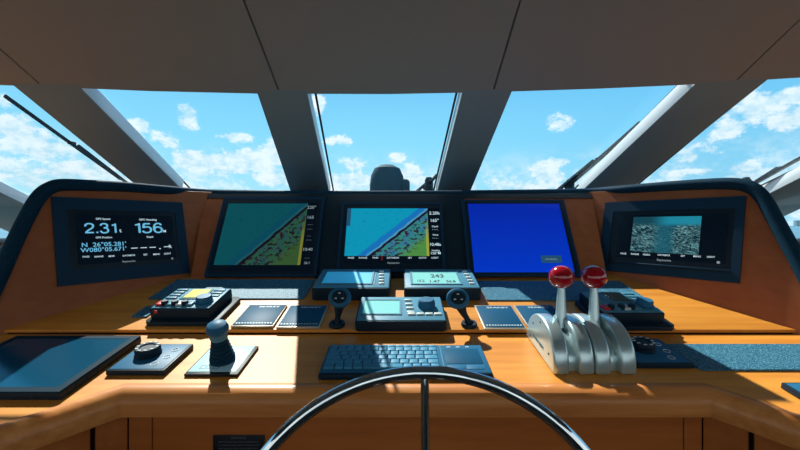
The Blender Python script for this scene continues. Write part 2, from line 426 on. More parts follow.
for n, sg in ((6, -1), (7, 1)):
    o = B().prism([W(sg*1.90, 2.06, -.07), W(sg*2.45, 1.40, -.07), W(sg*2.45, -2.4, -.07), W(sg*2.45, -2.4, .64), W(sg*2.45, .95, .64), W(sg*2.45, 1.40, .40), W(sg*1.90, 2.06, .11)][:2] + [W(sg*2.45, 1.40, .42), W(sg*1.90, 2.06, .13)], (sg*.004, .003, 0)).prism(
        [W(sg*2.45, 1.40, -.07), W(sg*2.45, -2.4, -.07), W(sg*2.45, -2.4, .64), W(sg*2.45, .95, .64), W(sg*2.45, 1.40, .40)], (sg*.006, 0, 0)).build('window_%d' % n, 'glass', smooth=False)
    struct(o)
    B().prism([W(sg*1.86, 2.06, -.085), W(sg*2.40, 1.40, -.085), W(sg*2.50, 1.42, -.085), W(sg*1.94, 2.10, -.085)], (0,0,.018), .003).build('window_sill', 'pillar', o)

# ------------------------------------------------------------------ outside
struct(B().box((0, 3000, -6.0), (9000, 6400, .1)).build('sea', 'sea'))
hb = B()
for i in range(46):
    x = -2600 + i*115 + random.uniform(-30, 30)
    hb.box((x, 2900+random.uniform(-20, 20), -6+random.uniform(6, 13)), (random.uniform(60, 140), 30, random.uniform(14, 30)))
for i in range(16): hb.box((1700+i*85+random.uniform(-25, 25), 2500, 8), (random.uniform(18, 36), 20, random.uniform(30, 60)))
struct(hb.build('far_shore_land', 'shore', smooth=False))
fd = B(); fd.prism([W(-2.5, 2.2, -.12), W(2.5, 2.2, -.12), W(2.3, 5.5, -.05), W(1.2, 7.5, -.02), W(-1.2, 7.5, -.02), W(-2.3, 5.5, -.05)], (0,0,-.1))
fd.box((0, 2.8, CZ-.02), (1.0, 1.5, .22), .08, 4)
struct(fd.build('ground_foredeck', 'deckwhite'))
for sg in (-1, 1): struct(B().box((sg*3.3, 1.5, CZ-.33), (.14, 9.0, .40), .03, 3).build('wall_bulwark', 'deckwhite'))
m = Matrix.Translation(W(-.10, 3.1, .09))
cov = thing('covered_searchlight', 'dark canvas cover over a domed fitting on the foredeck beyond the middle windscreen', 'deck fitting', m)
B().lathe([(0,0),(.155,0),(.158,.10),(.156,.22),(.145,.29),(.115,.345),(.06,.372),(0,.378)], 36, sx=.86).build('cover', 'canvas', cov)
B().box((.125, 0, .135), (.10, .16, .25), .03, 4).build('side_lobe', 'canvas', cov)
B().box((.04, -.06, .14), (.30, .24, .018), .005).build('mounting_plate', 'plastic', cov)
B().lathe([(0,-.04),(.11,-.04),(.10,.02),(0,.02)], 24).build('pedestal', 'plastic_dark', cov)

def wiper(label, a, b, arm, off=-.088, piv=None, wd=.008):
    A, Bq = ROOF.hit(*a, off), ROOF.hit(*b, off)
    o = thing('windscreen_wiper', label, 'wiper', Matrix.Translation(A), 'wipers on the windscreen')
    d = (Bq-A); n = ROOFUP
    t = d.normalized(); s = t.cross(n)
    def bar(p, q, w, h): 
        tt = (q-p).normalized(); ss = tt.cross(n)
        return [p-ss*w/2, p+ss*w/2, q+ss*w/2, q-ss*w/2], n*h
    B().prism(*bar(V((0,0,0)), d, wd, .012)).build('blade', 'gasket', o)
    mid = d*.5
    A2 = ROOF.hit(*arm, off-.01) - A
    pts, v = bar(d*.55 + n*.012, A2, wd*1.1, .012)
    B().prism(pts, v).build('arm', 'plastic_dark', o)
    B().box(mid + n*.010, (.018, .03, .014), .003).build('clip', 'plastic_dark', o)
    if piv:
        pp = ROOF.hit(*piv, off) - A
        B().lathe([(0,-.03),(.022,-.03),(.022,.03),(.014,.045),(0,.045)], 20, mx=Matrix.Translation(pp)).build('pivot', 'plastic_dark', o)
    return o
wiper('long thin wiper crossing the far left windscreen pane beside the wide pillar', (4,97), (120,180), (128,185))
wiper('wiper lying against the pale pillar at the right of the fourth windscreen pane', (641,124), (566,189), (556,193), piv=(570,188), wd=.016)
wiper('wiper along the edge of the far right pane, by the corner pillar', (812,153), (756,184), (748,188), piv=(746,186), wd=.014)
wiper('short stub of a wiper arm at the lower right of the middle pane', (437,176), (424,190), (415,194), piv=(429,186), wd=.010)

# ------------------------------------------------------------------ helm console
con = thing('helm_console', 'honey wood helm console with rounded front edge, sloped dash and padded navy brow', 'helm console', Matrix.Translation((0, .9, 0)))
CI = con.matrix_world.inverted()
def cbuild(b, name, m, **k): return b.build(name, m, con, CI.copy(), **k)
# front line of the worktop: inner top line of the timber edge
cl, cr = FRONT.hit(126,383), FRONT.hit(705,383)
el = FRONT.hit(0,424); er = FRONT.hit(800,414)
cr.y = cl.y; cr.z = cl.z
ll = cl + (el-cl)*2.6; rr = cr + (er-cr)*2.9
path = [ll, cl, cr, rr]
def outs_of(path):
    o = []
    for i in range(len(path)):
        ns = []
        if i > 0: d = path[i]-path[i-1]; ns.append(V((d.y, -d.x, 0)).normalized())
        if i < len(path)-1: d = path[i+1]-path[i]; ns.append(V((d.y, -d.x, 0)).normalized())
        n = sum(ns, V()).normalized(); o.append(n/ n.dot(ns[0]))
    return o
outs = outs_of(path)
prof = [(-.02,-.052),(-.02,-.003),(0,.0),(.010,.0012),(.020,-.0015),(.0285,-.008),(.034,-.0165),(.0365,-.027),(.0365,-.046),(.034,-.052)]
cbuild(B().sweep(path, outs, prof), 'front_edge', 'edge')
yb = 1.013
def onfront(x, y): return V((x, y, CZ - .315 + .17*(y-.787)))
wt = [onfront(p.x, p.y) for p in path] + [onfront(1.75, rr.y), onfront(1.75, yb), onfront(-1.75, yb), onfront(-1.75, ll.y)]
cbuild(B().prism(wt, (0,0,-.035)), 'worktop', 'wood')
# carcass and fascia below
fo = [p + o*(-.015) for p, o in zip(path, outs)]
body = [V((p.x, p.y, .10)) for p in [q + o*(-.03) for q, o in zip(path, outs)]] + [V((1.75, rr.y, .10)), V((1.75, 1.45, .10)), V((-1.75, 1.45, .10)), V((-1.75, ll.y, .10))]
cbuild(B().prism(body, (0,0,CZ-.40-.10)), 'carcass', 'gap')
cbuild(B().prism([V((p.x, p.y, 0)) for p in [q + o*(-.09) for q, o in zip(path, outs)]] + [V((1.75, rr.y, 0)), V((1.75, 1.4, 0)), V((-1.75, 1.4, 0)), V((-1.75, ll.y, 0))], (0,0,.10)), 'plinth', 'gap')
def board(p, q, a, b):
    d = (q-p); L = d.length; t = d/L; n = V((t.y, -t.x, 0)); z0, z1 = .12, CZ-.372
    A, Bq = p + t*a, p + t*b
    A, Bq = V((A.x, A.y, z0)), V((Bq.x, Bq.y, z0))
    bb = B().prism([A, Bq, Bq - n*.018, A - n*.018], (0,0,z1-z0), .0015, 1)
    cbuild(bb, 'fascia_panel', 'wood_shade')
def xat(px, p, q):   # distance along p-q where the ray of this bearing crosses
    k = (px-400)/F; d = q-p; return (p.x - k*p.y)/(k*d.y - d.x)*d.length
L0 = (fo[1]-fo[0]).length; s1 = xat(93, fo[0], fo[1])
board(fo[0], fo[1], 0, s1-.004); board(fo[0], fo[1], s1+.004, L0-.0005)
Lc = (fo[2]-fo[1]).length; a1 = xat(152, fo[1], fo[2]); a2 = xat(684, fo[1], fo[2])
board(fo[1], fo[2], .0005, a1-.001); board(fo[1], fo[2], a1+.001, a2-.001); board(fo[1], fo[2], a2+.001, Lc-.0005)
Lr = (fo[3]-fo[2]).length; s2 = xat(751, fo[2], fo[3])
board(fo[2], fo[3], .0005, s2-.004); board(fo[2], fo[3], s2+.004, Lr)
# rear slope with a lip at the seam
def onback(x, y, up=0): return V((x, y, CZ - .266 + .22*(y-1.014) + up))
cbuild(B().prism([onback(-1.75,1.0135), onback(1.75,1.0135), onback(1.75,1.50), onback(-1.75,1.50)], V((0,.22,-1)).normalized()*.009, .0035, 3), 'rear_slope', 'wood')
cbuild(B().prism([onback(-1.75,1.019,-.009), onback(1.75,1.019,-.009), onback(1.75,1.50,-.009), onback(-1.75,1.50,-.009)], (0,0,-.02)), 'slope_packing', 'gap')
# wings, middle fascia
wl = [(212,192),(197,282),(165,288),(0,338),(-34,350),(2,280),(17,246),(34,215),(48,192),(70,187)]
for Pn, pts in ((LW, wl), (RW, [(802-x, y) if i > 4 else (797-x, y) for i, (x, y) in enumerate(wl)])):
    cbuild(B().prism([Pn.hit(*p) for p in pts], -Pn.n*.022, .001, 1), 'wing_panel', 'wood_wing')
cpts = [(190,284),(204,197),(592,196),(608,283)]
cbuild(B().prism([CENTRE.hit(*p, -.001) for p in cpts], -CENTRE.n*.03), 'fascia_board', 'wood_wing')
cbuild(B().prism([CENTRE.hit(*p) for p in [(314,283),(322,195),(464,195),(474,283)]], CENTRE.n*.004), 'fascia_insert', 'black')
cbuild(B().prism([CENTRE.hit(*p) for p in [(203,198.5),(204,194.2),(593,194.2),(594,198.5)]], CENTRE.n*.003), 'fascia_top_band', 'black')
# padded brow
left_px = [(-20,316),(0,275),(15,241),(30,211),(40,195.5),(50,188),(62,185),(90,185.5),(125,187),(165,190)]
mid_px = [(210,193),(260,194),(330,194.3),(400,194.3),(470,193.8),(530,193),(585,192)]
right_px = [(630,189),(665,186.5),(700,184.5),(725,183.7),(740,184.5),(752,188),(763,198),(774,217),(786,239),(800,264),(818,300)]
bp = [LW.hit(*p, .0) for p in left_px]
ym = Plane((0, 1.585, 0), (1,0,0), (0,-1,0))
bp += [ym.hit(*p) for p in mid_px] + [RW.hit(*p, .0) for p in right_px]
def smooth_path(P, k=6):
    out = []
    for i in range(len(P)-1):
        p0, p1, p2, p3 = P[max(i-1,0)], P[i], P[i+1], P[min(i+2, len(P)-1)]
        for j in range(k):
            t = j/k; out.append(.5*((2*p1) + (p2-p0)*t + (2*p0-5*p1+4*p2-p3)*t*t + (3*p1-p0-3*p2+p3)*t**3))
    return out + [P[-1]]
sp = smooth_path(bp)
rads = []
for p in sp:
    sd = min(1, max(0, (abs(p.x)-.75)/.3)); rads.append(.0145 + .0045*sd)
cbuild(B().tube(sp, rads, 16), 'padded_brow', 'vinyl', angle=80)
# hood under the brow and dash top behind it
under = []
for p in sp:
    e = V((0,0,CZ)); d = p - e; px, py = 400 + d.x/d.y*F, 225 - d.z/d.y*F
    q = CENTRE.hit(px, py+1.2) if 196 < px < 604 else p + V((0, -.004, -.012))
    under.append(q)
cbuild(B().strip(sp, under), 'hood', 'black')
outer = []
for p in sp:
    hi = max(0, min(1, (p.z - CZ + .05)/.13)); mid = max(0, min(1, 1 - (abs(p.x)-.75)/.25))
    out_mid = V((p.x*1.25, 2.08, CZ+.160)); out_side = V((p.x*1.28, p.y+.32*hi+.02, min(p.z, CZ+.05) - .16))
    outer.append(out_side.lerp(out_mid, mid))
cbuild(B().strip(sp, outer), 'dash_top', 'vinyl')

# ------------------------------------------------------------------ displays set in the helm
def display_root(Pn, cs, label, off=0, name='navigation_display', cat='display', group=None):
    m, w, h = Pn.rect(cs, off); return thing(name, label, cat, m, group), m, w, h
def quad(Pn, m, pts, off):  return [Pn.loc(m, *p, off) for p in pts]
def lrect(Pn, m, cs, off):
    q = quad(Pn, m, cs, off); x0 = (q[0].x+q[3].x)/2; x1 = (q[1].x+q[2].x)/2; y1 = (q[0].y+q[1].y)/2; y0 = (q[2].y+q[3].y)/2
    return x0, y0, x1, y1
def slab(b, r, z0, z1, bev=0): return b.box(((r[0]+r[2])/2, (r[1]+r[3])/2, (z0+z1)/2), (r[2]-r[0], r[3]-r[1], z1-z0), bev)
def ring(b, R, r, z0, z1):
    for q in ((R[0], R[1], r[0], R[3]), (r[2], R[1], R[2], R[3]), (r[0], R[1], r[2], r[1]), (r[0], r[3], r[2], R[3])): slab(b, q, z0, z1)
    return b
class Lines:
    """lettering of one kind on a screen: every line of it becomes a piece of its own"""
    def __init__(s): s.q = []
    def build(s, name, material, parent, smooth=False):
        for bb in s.q: bb.build(name, material, parent, smooth=False)
def at_text(b, Pn, m, px, py, off, txt, hpx, wpx=None, sx=1.0):
    p = Pn.loc(m, px, py, off); q = Pn.loc(m, px, py+hpx, off); bb = B(); bb.text(txt, (p-q).length*1.38, 0, 0, 0)
    if wpx:
        xs = [v.co.x for v in bb.bm.verts]; r = Pn.loc(m, px+wpx, py, off); sx = (r-p).length/max(1e-6, max(xs)-min(xs))
    xs = [v.co.x for v in bb.bm.verts]
    bmesh.ops.transform(bb.bm, matrix=Matrix.Translation((p.x, p.y, off)) @ Matrix.Diagonal((sx,1,1,1)) @ Matrix.Translation((-(max(xs)+min(xs))/2, 0, 0)), verts=bb.bm.verts[:])
    b.q.append(bb)

STROKES = {'1': [[(.10,.80),(.24,.86),(.36,1),(.36,0)]],
 '2': [[(.03,.70),(.07,.88),(.2,.98),(.4,.98),(.55,.88),(.57,.70),(.46,.50),(.22,.30),(.05,.06)], [(.0,.06),(.60,.06)]],
 '3': [[(.04,.78),(.12,.94),(.3,.99),(.47,.93),(.53,.77),(.46,.60),(.26,.54)], [(.26,.53),(.49,.48),(.57,.28),(.50,.09),(.3,.01),(.11,.06),(.02,.24)]],
 '5': [[(.54,.95),(.14,.95)], [(.13,.97),(.06,.50)], [(.06,.52),(.2,.61),(.38,.61),(.54,.5),(.57,.3),(.5,.1),(.3,.01),(.1,.06),(.02,.22)]],
 '6': [[(.54,.80),(.45,.95),(.3,.99),(.13,.90),(.04,.65),(.03,.35),(.11,.1),(.3,.01),(.49,.09),(.56,.3),(.49,.52),(.3,.60),(.12,.53),(.04,.36)]],
 '.': [[(.08,.0),(.08,.15)]]}
def numerals(Pn, m, px, py, off, txt, hpx, wpx, name, material, parent):
    """a big readout of bold rounded numerals centred at a point of the screen"""
    p = Pn.loc(m, px, py, off); H = (Pn.loc(m, px, py+hpx, off)-p).length; Wd = (Pn.loc(m, px+wpx, py, off)-p).length
    adv = {c: (.30 if c == '.' else .56 if c == '1' else .76) for c in STROKES}; tw = sum(adv[c] for c in txt) - .16; sx = Wd/tw; b = B(); x = -Wd/2
    for c in txt:
        for line in STROKES[c]:
            pts = smooth_path([V((q[0], q[1], 0)) for q in line], 4) if len(line) > 4 else [V((q[0], q[1], 0)) for q in line]
            A, D = [], []
            for i, q in enumerate(pts):
                t = (pts[min(i+1, len(pts)-1)] - pts[max(i-1, 0)]).normalized(); n = V((-t.y, t.x, 0))*.075
                for L, e in ((A, q+n), (D, q-n)): L.append(V((p.x + x + (e.x+.02)*sx, p.y + (e.y-.5)*H, off)))
            b.strip(A, D)
        x += adv[c]*sx
    return b.build(name, material, parent, smooth=False)
# left wing
m, w, h = LW.rect([(54.5,196),(182.5,203),(190,274.5),(54.5,285)], .006)
d1 = thing('navigation_display', 'dark display on the left wing reading 2.31 and 156 with a position', 'display', m, 'wing displays')
R = (-w/2, -h/2, w/2, h/2); ri = lrect(LW, m, [(69,210),(175,212.5),(180,263),(69,270)], .006)
ring(B(), R, ri, 0, .007).build('surround', 'frame', d1)
slab(B(), ri, .0005, .004).build('bezel', 'bezel', d1)
scr = lrect(LW, m, [(76,214.5),(172.5,216),(176,259),(77,264.5)], .004)
sc1 = slab(B(), scr, .0038, .005).build('screen', 'darkscreen', d1)
numerals(LW, m, 100.5, 228.3, .0056, '2.31', 9.4, 29.5, 'speed_readout', 'blueglow', sc1); numerals(LW, m, 148, 228, .0056, '156', 9.4, 27, 'heading_readout', 'blueglow', sc1); b = Lines()
at_text(b, LW, m, 104.7, 244.5, .0055, "N  26°05.281'", 4.2, 41); at_text(b, LW, m, 104.3, 249.6, .0055, "W080°05.671'", 4.2, 42.5)
b.build('position_readout', 'blueglow', sc1, smooth=False)
b = Lines(); at_text(b, LW, m, 103, 219, .0055, 'GPS Speed', 1.9, 14); at_text(b, LW, m, 148, 219.8, .0055, 'GPS Heading', 1.9, 17)
at_text(b, LW, m, 104, 237.5, .0055, 'GPS Position', 1.9, 16); at_text(b, LW, m, 150, 237, .0055, 'Depth', 1.9, 6.5)
at_text(b, LW, m, 120.3, 230.6, .0055, 't', 4.0); at_text(b, LW, m, 164.6, 231.3, .0055, 'M', 2.6)
at_text(b, LW, m, 151, 247, .0055, '– – – . –', 6, 36); at_text(b, LW, m, 170, 246.5, .0055, 'ft', 3.4)
for px, py, tx in ((86,256.8,'PAGE'),(99,256.6,'RANGE'),(111.5,256.2,'MOB'),(129,255.5,'DATABOX'),(145.5,254.7,'SET'),(156.5,254.3,'MENU'),(167.5,253.7,'LIGHT')): at_text(b, LW, m, px, py, .0055, tx, 1.7)
b.build('caption', 'whiteglow', sc1, smooth=False)
b = Lines(); at_text(b, LW, m, 129, 261.3, .0055, 'Raymarine', 2.0); b.build('maker_mark', 'dimglow', d1, smooth=False)
p = LW.loc(m, 172, 258.5, .005); B().lathe([(0,0),(.003,0),(.003,.002),(0,.002)], 14, mx=Matrix.Translation((p.x, p.y, .005))).build('power_button', 'dimglow', d1)
# right wing
m, w, h = RW.rect([(602,203.5),(739.5,195),(746.3,281.5),(600.5,272)], .006)
d2 = thing('navigation_display', 'dark display on the right wing showing a small teal camera picture', 'display', m, 'wing displays')
R = (-w/2, -h/2, w/2, h/2); ri = lrect(RW, m, [(611,211.5),(732,209),(734,270),(610,267)], .006)
ring(B(), R, ri, 0, .007).build('surround', 'frame', d2)
slab(B(), ri, .0005, .004).build('bezel', 'bezel', d2)
scr = lrect(RW, m, [(618,215),(726,213),(728,262),(617,259)], .004)
sc2 = slab(B(), scr, .0038, .005).build('screen', 'darkscreen', d2)
cf = lrect(RW, m, [(632,217.3),(699.5,216),(701,253.6),(632,252.8)], .005)
slab(B(), cf, .0048, .0056).build('camera_picture', 'scr_camera', sc2)
b = Lines()
for px, py, tx in ((623.5,253.6,'PAGE'),(635,254.2,'RANGE'),(646.5,254.8,'VIDEO'),(664,255.2,'DATABOX'),(683,256,'SET'),(697,256.5,'MENU'),(711,257,'LIGHT')): at_text(b, RW, m, px, py, .0055, tx, 1.7)
b.build('caption', 'whiteglow', sc2, smooth=False)
b = Lines(); at_text(b, RW, m, 664, 260.3, .0055, 'Raymarine', 2.2); b.build('maker_mark', 'dimglow', d2, smooth=False)
p = RW.loc(m, 718.5, 262.5, .005); B().lathe([(0,0),(.004,0),(.004,.003),(0,.003)], 14, mx=Matrix.Translation((p.x, p.y, .004))).build('power_button', 'dimglow', d2)
r3 = lrect(RW, m, [(615,265),(731,265.5),(731,267.5),(615,266.8)], .004); slab(B(), r3, .004, .010, .001).build('card_slot_cover', 'frame', d2)

# three monitors
def monitor(cs, scr_px, scr_mat, label, bez='bezel', rimm='plastic_dark', th=.016):
    m, w, h = CENTRE.rect(cs, th)
    o = thing('helm_monitor', label, 'monitor', m, 'monitors across the dash')
    rs = lrect(CENTRE, m, scr_px, th)
    slab(B(), (-w/2, -h/2, w/2, h/2), .004, th-.006, .002).build('casing', rimm, o)
    ring(B(), (-w/2, -h/2, w/2, h/2), (-w/2+.010, -h/2+.010, w/2-.010, h/2-.010), th-.006, th).build('outer_rim', 'frame', o)
    ring(B(), (-w/2+.010, -h/2+.010, w/2-.010, h/2-.010), rs, th-.006, th-.001).build('bezel', bez, o)
    s = slab(B(), rs, th-.0065, th-.004).build('screen', scr_mat, o)
    return o, m, s, th-.0038
def sidebar(o, m, s, px0, px1, py0, py1, z, rows, mat_='dimglow', lean=0):
    bar = lrect(CENTRE, m, [(px0,py0),(px1,py0),(px1-lean,py1),(px0-lean,py1)], z)
    slab(B(), bar, z-.0012, z+.0006).build('data_bar', 'darkscreen', s)
    b = Lines()
    for py, tx, hp in rows:
        k = (py-py0)/(py1-py0); at_text(b, CENTRE, m, (px0+px1)/2 - lean*k, py, z+.0012, tx, hp)
    b.build('data_readout', mat_, s, smooth=False)
o1, m1, s1_, z1 = monitor([(222,197.5),(324,197),(317,276.5),(206,276.5)], [(227,203),(317.5,203),(311,270),(213,271)], 'darkscreen', 'left of three dash monitors, dim green chart behind sky reflections')
slab(B(), lrect(CENTRE, m1, [(226.5,202.8),(307.5,202.8),(301,265),(214,265)], z1), z1-.001, z1+.0004).build('chart', 'scr_chart_dim', s1_)
sidebar(o1, m1, s1_, 307, 317.2, 203.2, 269.8, z1, [(207.5,'220°',3.0),(217.5,'165',3.0),(224.5,'- - - -',1.5),(229,'- - - -',1.5),(236,'- - -',1.5),(240,'- - - -',1.5),(249.5,'10:40',3.0),(258,'- - - -',1.5),(263,'26.1',2.4)], 'dimglow', 6)
o2, m2, s2_, z2 = monitor([(341,202),(441,202),(447,271.5),(337,272)], [(346.5,208),(440,208),(442.5,263.5),(344,263.5)], 'darkscreen', 'middle dash monitor with bright cyan and green coastal chart', rimm='black')
slab(B(), lrect(CENTRE, m2, [(347,208),(428,208),(428.8,256),(345.3,256)], z2), z2-.001, z2+.0004).build('chart', 'scr_chart', s2_)
sidebar(o2, m2, s2_, 428.6, 440.2, 208.2, 256.3, z2, [(213.3,'2.20k',3.0),(220.6,'165°',3.0),(226.5,'Depth',1.6),(229.5,'- - - .',1.8),(235,'Wind',1.6),(238,'- - - .',1.8),(244.6,'10:48a',2.9),(250.5,'Heading',1.6),(253.3,'156°M',2.6)], 'whiteglow', -1.5)
rb = lrect(CENTRE, m2, [(344.3,256.8),(442,256.8),(442.4,263.5),(344,263.5)], z2); slab(B(), rb, z2-.0012, z2+.0006).build('soft_key_bar', 'darkscreen', s2_)
b = Lines()
for px, tx in ((351,'PAGE'),(363,'RANGE'),(375.5,'FIND'),(393,'DATABOX'),(410,'SET'),(422.5,'GOTO'),(435,'LIGHT')): at_text(b, CENTRE, m2, px, 257.9, z2+.0012, tx, 1.7)
b.build('caption', 'whiteglow', s2_, smooth=False)
b = Lines(); at_text(b, CENTRE, m2, 393.5, 263.4-.4, z2+.004, 'Raymarine', 1.9); b.build('maker_mark', 'dimglow', o2, smooth=False)
sb = lrect(CENTRE, m2, [(347.5,208.6),(350.8,208.6),(350.8,226),(347.3,226)], z2); slab(B(), sb, z2-.001, z2+.0006).build('scale_bar', 'greybox', s2_)
vm = lrect(CENTRE, m2, [(381.2,256),(382.8,256),(382.8,260.5),(381.2,260.5)], z2); slab(B(), vm, z2-.001, z2+.0010).build('vessel_marker', 'redpad', s2_)
o3, m3, s3_, z3 = monitor([(458.5,200),(562,199),(584,276.5),(471.5,276.5)], [(465.5,203.5),(557,203),(577.5,272),(477,272.5)], 'scr_blue', 'right of three dash monitors, plain bright blue idle screen')
gb = lrect(CENTRE, m3, [(540,255.5),(560.5,255.5),(563,263),(542,263)], z3); slab(B(), gb, z3-.001, z3+.0006).build('message_box', 'greybox', s3_)
b = Lines(); at_text(b, CENTRE, m3, 551.5, 259.3, z3+.0012, 'NO SIGNAL', 1.5); b.build('message', 'dimglow', s3_, smooth=False)

# ------------------------------------------------------------------ non-slip pads
def pad(Pn, cs, label, th=.004):
    m, w, h = Pn.rect(cs, th); return m, w, h
def rpad(Pn, x0, y0, x1, y1, label, th=.004, corner=.012):
    """pad between x0..x1, and y0..y1 measured on the ground; the surface gives the heights"""
    f = onfront if Pn is FRONT else onback
    A, Bq = f(x0, y0), f(x1, y1); c = (A+Bq)/2; m = Pn.mx(c + Pn.n*.0006); w = x1-x0; h = (Bq-A).dot(Pn.y)
    o = B(); pts = []
    for cx, cy, a0 in ((w/2-corner, h/2-corner, 0), (-w/2+corner, h/2-corner, 90), (-w/2+corner, -h/2+corner, 180), (w/2-corner, -h/2+corner, 270)):
        for k in range(5): a = math.radians(a0 + 22.5*k); pts.append((cx + corner*math.cos(a), cy + corner*math.sin(a), 0))
    ob = o.prism(pts, (0,0,th), .0008, 1).build('nonslip_pad', 'mat'); ob.matrix_world = m
    return tag(ob, label, 'non-slip pad', 'non-slip pads')
def gx(Pn, px, py, off=0): p = Pn.hit(px, py, off); return p.x, p.y
xa, ya = gx(BACK, 148, 299.8); xb, yb2 = gx(BACK, 315, 280.5)
rpad(BACK, xa, ya, xb, yb2, 'long blue pad on the dash slope under the left monitor', corner=.004)
xa, ya = gx(BACK, 487, 301.3); xb, yb2 = gx(BACK, 651, 303)
rpad(BACK, xa, ya, xb, gx(BACK, 560, 282)[1], 'speckled pad on the dash slope under the blue screen, behind the red-balled levers', corner=.004)
xa, ya = gx(FRONT, 700, 371.5); rpad(FRONT, xa, ya, xa+.36, gx(FRONT, 700, 345.5)[1], 'speckled teal pad on the right of the front worktop, half in sun')
xa, ya = gx(BACK, 131, 318); rpad(BACK, xa, ya, xa+.042, gx(BACK, 145, 307)[1], 'small blue pad poking out behind the radio with the yellow display', corner=.003)

# ------------------------------------------------------------------ radio control heads
def radio(label, m, w, h, lcd, group):
    o = thing('control_head', label, 'control head', m, group)
    bh = .016
    pts = [(-w/2,-h/2+.012,0),(-w/2+.012,-h/2,0),(w/2-.012,-h/2,0),(w/2,-h/2+.012,0),(w/2,h/2-.012,0),(w/2-.012,h/2,0),(-w/2+.012,h/2,0),(-w/2,h/2-.012,0)]
    B().prism(pts, (0,0,.013), .003, 2).build('base_plate', 'plastic_dark', o)
    bw = w*.40; d0, d1 = -h*.40, h*.44
    B().box((-w*.035, (d0+d1)/2, .013+.014), (w*.82, d1-d0, .028), .004, 3).build('body', 'plastic_dark', o)
    zt = .041; cx = -w*.035; W_ = w*.82; H_ = d1-d0; cy = (d0+d1)/2
    B().box((cx, cy, zt+.0008), (W_*.97, H_*.94, .0025), .001).build('face_plate', 'facia', o)
    z = zt+.002
    X = lambda u: cx + (u-.5)*W_
    Y = lambda v: d0 + v*H_
    B().box(((X(.31)+X(.69))/2, Y(.66), z+.0012), (X(.70)-X(.30), H_*.50, .003), .0006).build('display_frame', 'plastic_light', o)
    B().box(((X(.34)+X(.68))/2, Y(.66), z+.0022), (X(.67)-X(.34), H_*.42, .0035)).build('display', lcd, o)
    for k in range(4): B().box((X(.14), Y(.46+k*.135), z+.001), (W_*.19, H_*.07, .006), .0012).build('side_button', 'plastic_light', o)
    for k in range(4): B().box((X(.10+.17*k), Y(.18), z+.002), (W_*.105, H_*.17, .008), .0016).build('front_button', 'redpad' if k == 0 else ('plastic_light' if k % 2 else 'button'), o)
    for k in range(3): B().lathe([(0,0),(.009,0),(.009,.010),(.007,.012),(0,.012)], 18, mx=Matrix.Translation((X(.185+.17*k), Y(.16), z))).build('small_knob', 'plastic_dark', o)
    for k in range(3): B().box((X(.83), Y(.58+.14*k), z+.001), (W_*.20, H_*.08, .004), .001).build('speaker_slot', 'plastic_light', o)
    kn = B().lathe([(0,0),(.023,0),(.023,.004),(.021,.005),(.020,.016),(.018,.0185),(0,.019)], 28, mx=Matrix.Translation((X(.80), Y(.28), z))).build('dial', 'plastic', o)
    B().box((X(.11), Y(.0)-.001, .034), (W_*.05, .004, .008), .001).build('distress_tab', 'redpad', o)
    return o
m, w, h = BACK.rect([(176,300.5),(243,300.5),(216.5,327),(146.5,327)], .0)
ra = radio('dark control head on the left of the slope with lit yellow display', m, w, h, 'lcdyellow', 'control heads on the dash slope')
q = BACK.hit(619, 313)
rbx = copy_tree(ra); rbx.matrix_world = BACK.mx(BACK.hit(621, 316.5, .0006)); rbx['label'] = 'shaded control head with dim display behind the right-hand lever'
for ch in rbx.children:
    if ch.name.startswith('display') and not ch.name.startswith('display_frame'):
        ch.data = ch.data.copy(); ch.data.materials[0] = M['lcddark']

# ------------------------------------------------------------------ flat touch panels
def touch_panel(cs, label):
    m, w, h = BACK.rect(cs, .007)
    o = thing('touch_panel', label, 'touch panel', m, 'flat touch panels on the slope')
    B().box((0,0,.0028), (w,h,.0056), .0012).build('edge_frame', 'brass', o)
    B().box((0,0,.0045), (w*.94,h*.92,.005), .001).build('face', 'padtop', o)
    b = B(); b.text('SEAKEY', h*.085, w*.08, h*.36, .0072, sx=1.5); b.build('maker_mark', 'print', o, smooth=False)
    b = B()
    for k in range(13): b.box((-w*.41 + k*w*.068, -h*.39, .0071), (w*.034, h*.035, .0004))
    b.build('touch_marks', 'print', o, smooth=False)
    return o
touch_panel([(246.5,304),(285,304.5),(275.5,326),(234.5,325.5)], 'flat dark touch panel beside the control head with the yellow display')
touch_panel([(288,304.5),(325.5,305),(322.5,327),(279,326.5)], 'flat dark touch panel under the left monitor, beside the left handset')
touch_panel([(474.5,305),(513,305),(524.5,328),(484.5,328.5)], 'flat dark touch panel between the right handset and the levers')
touch_panel([(515.5,304.8),(554.5,304.8),(570,327),(527,328)], 'flat dark touch panel standing right behind the left lever')

# ------------------------------------------------------------------ instrument boxes
def instrument(cs, th, label, lcdpx, lcdmat, name='instrument_display', cat='instrument', group=None):
    m, w, h = BACK.rect(cs, th); o = thing(name, label, cat, m, group)
    pts = [(-w/2,-h/2+.008,0),(-w/2+.008,-h/2,0),(w/2-.008,-h/2,0),(w/2,-h/2+.008,0),(w/2,h/2-.008,0),(w/2-.008,h/2,0),(-w/2+.008,h/2,0),(-w/2,h/2-.008,0)]
    B().prism(pts, (0,0,th), .0035, 3).build('housing', 'plastic_dark', o)
    B().box((0,0,th), (w*.965,h*.93,.004), .0015, 2).build('face_plate', 'facia', o)
    r = lrect(BACK, m, lcdpx, th)
    ring(B(), (r[0]-.006, r[1]-.006, r[2]+.006, r[3]+.006), r, th+.001, th+.0045).build('display_rim', 'plastic_light', o)
    s = slab(B(), r, th, th+.0028).build('display', lcdmat, o)
    return o, m, w, h, s, r
ia, m, w, h, s, r = instrument([(319,269.2),(389.5,269.2),(392,289),(314.5,289)], .038, 'instrument with plain blue display in front of the middle monitor, beside the left handset', [(325.5,273),(371,272.6),(372.5,284.5),(323.5,284.7)], 'lcd', group='paired instruments before the middle monitor')
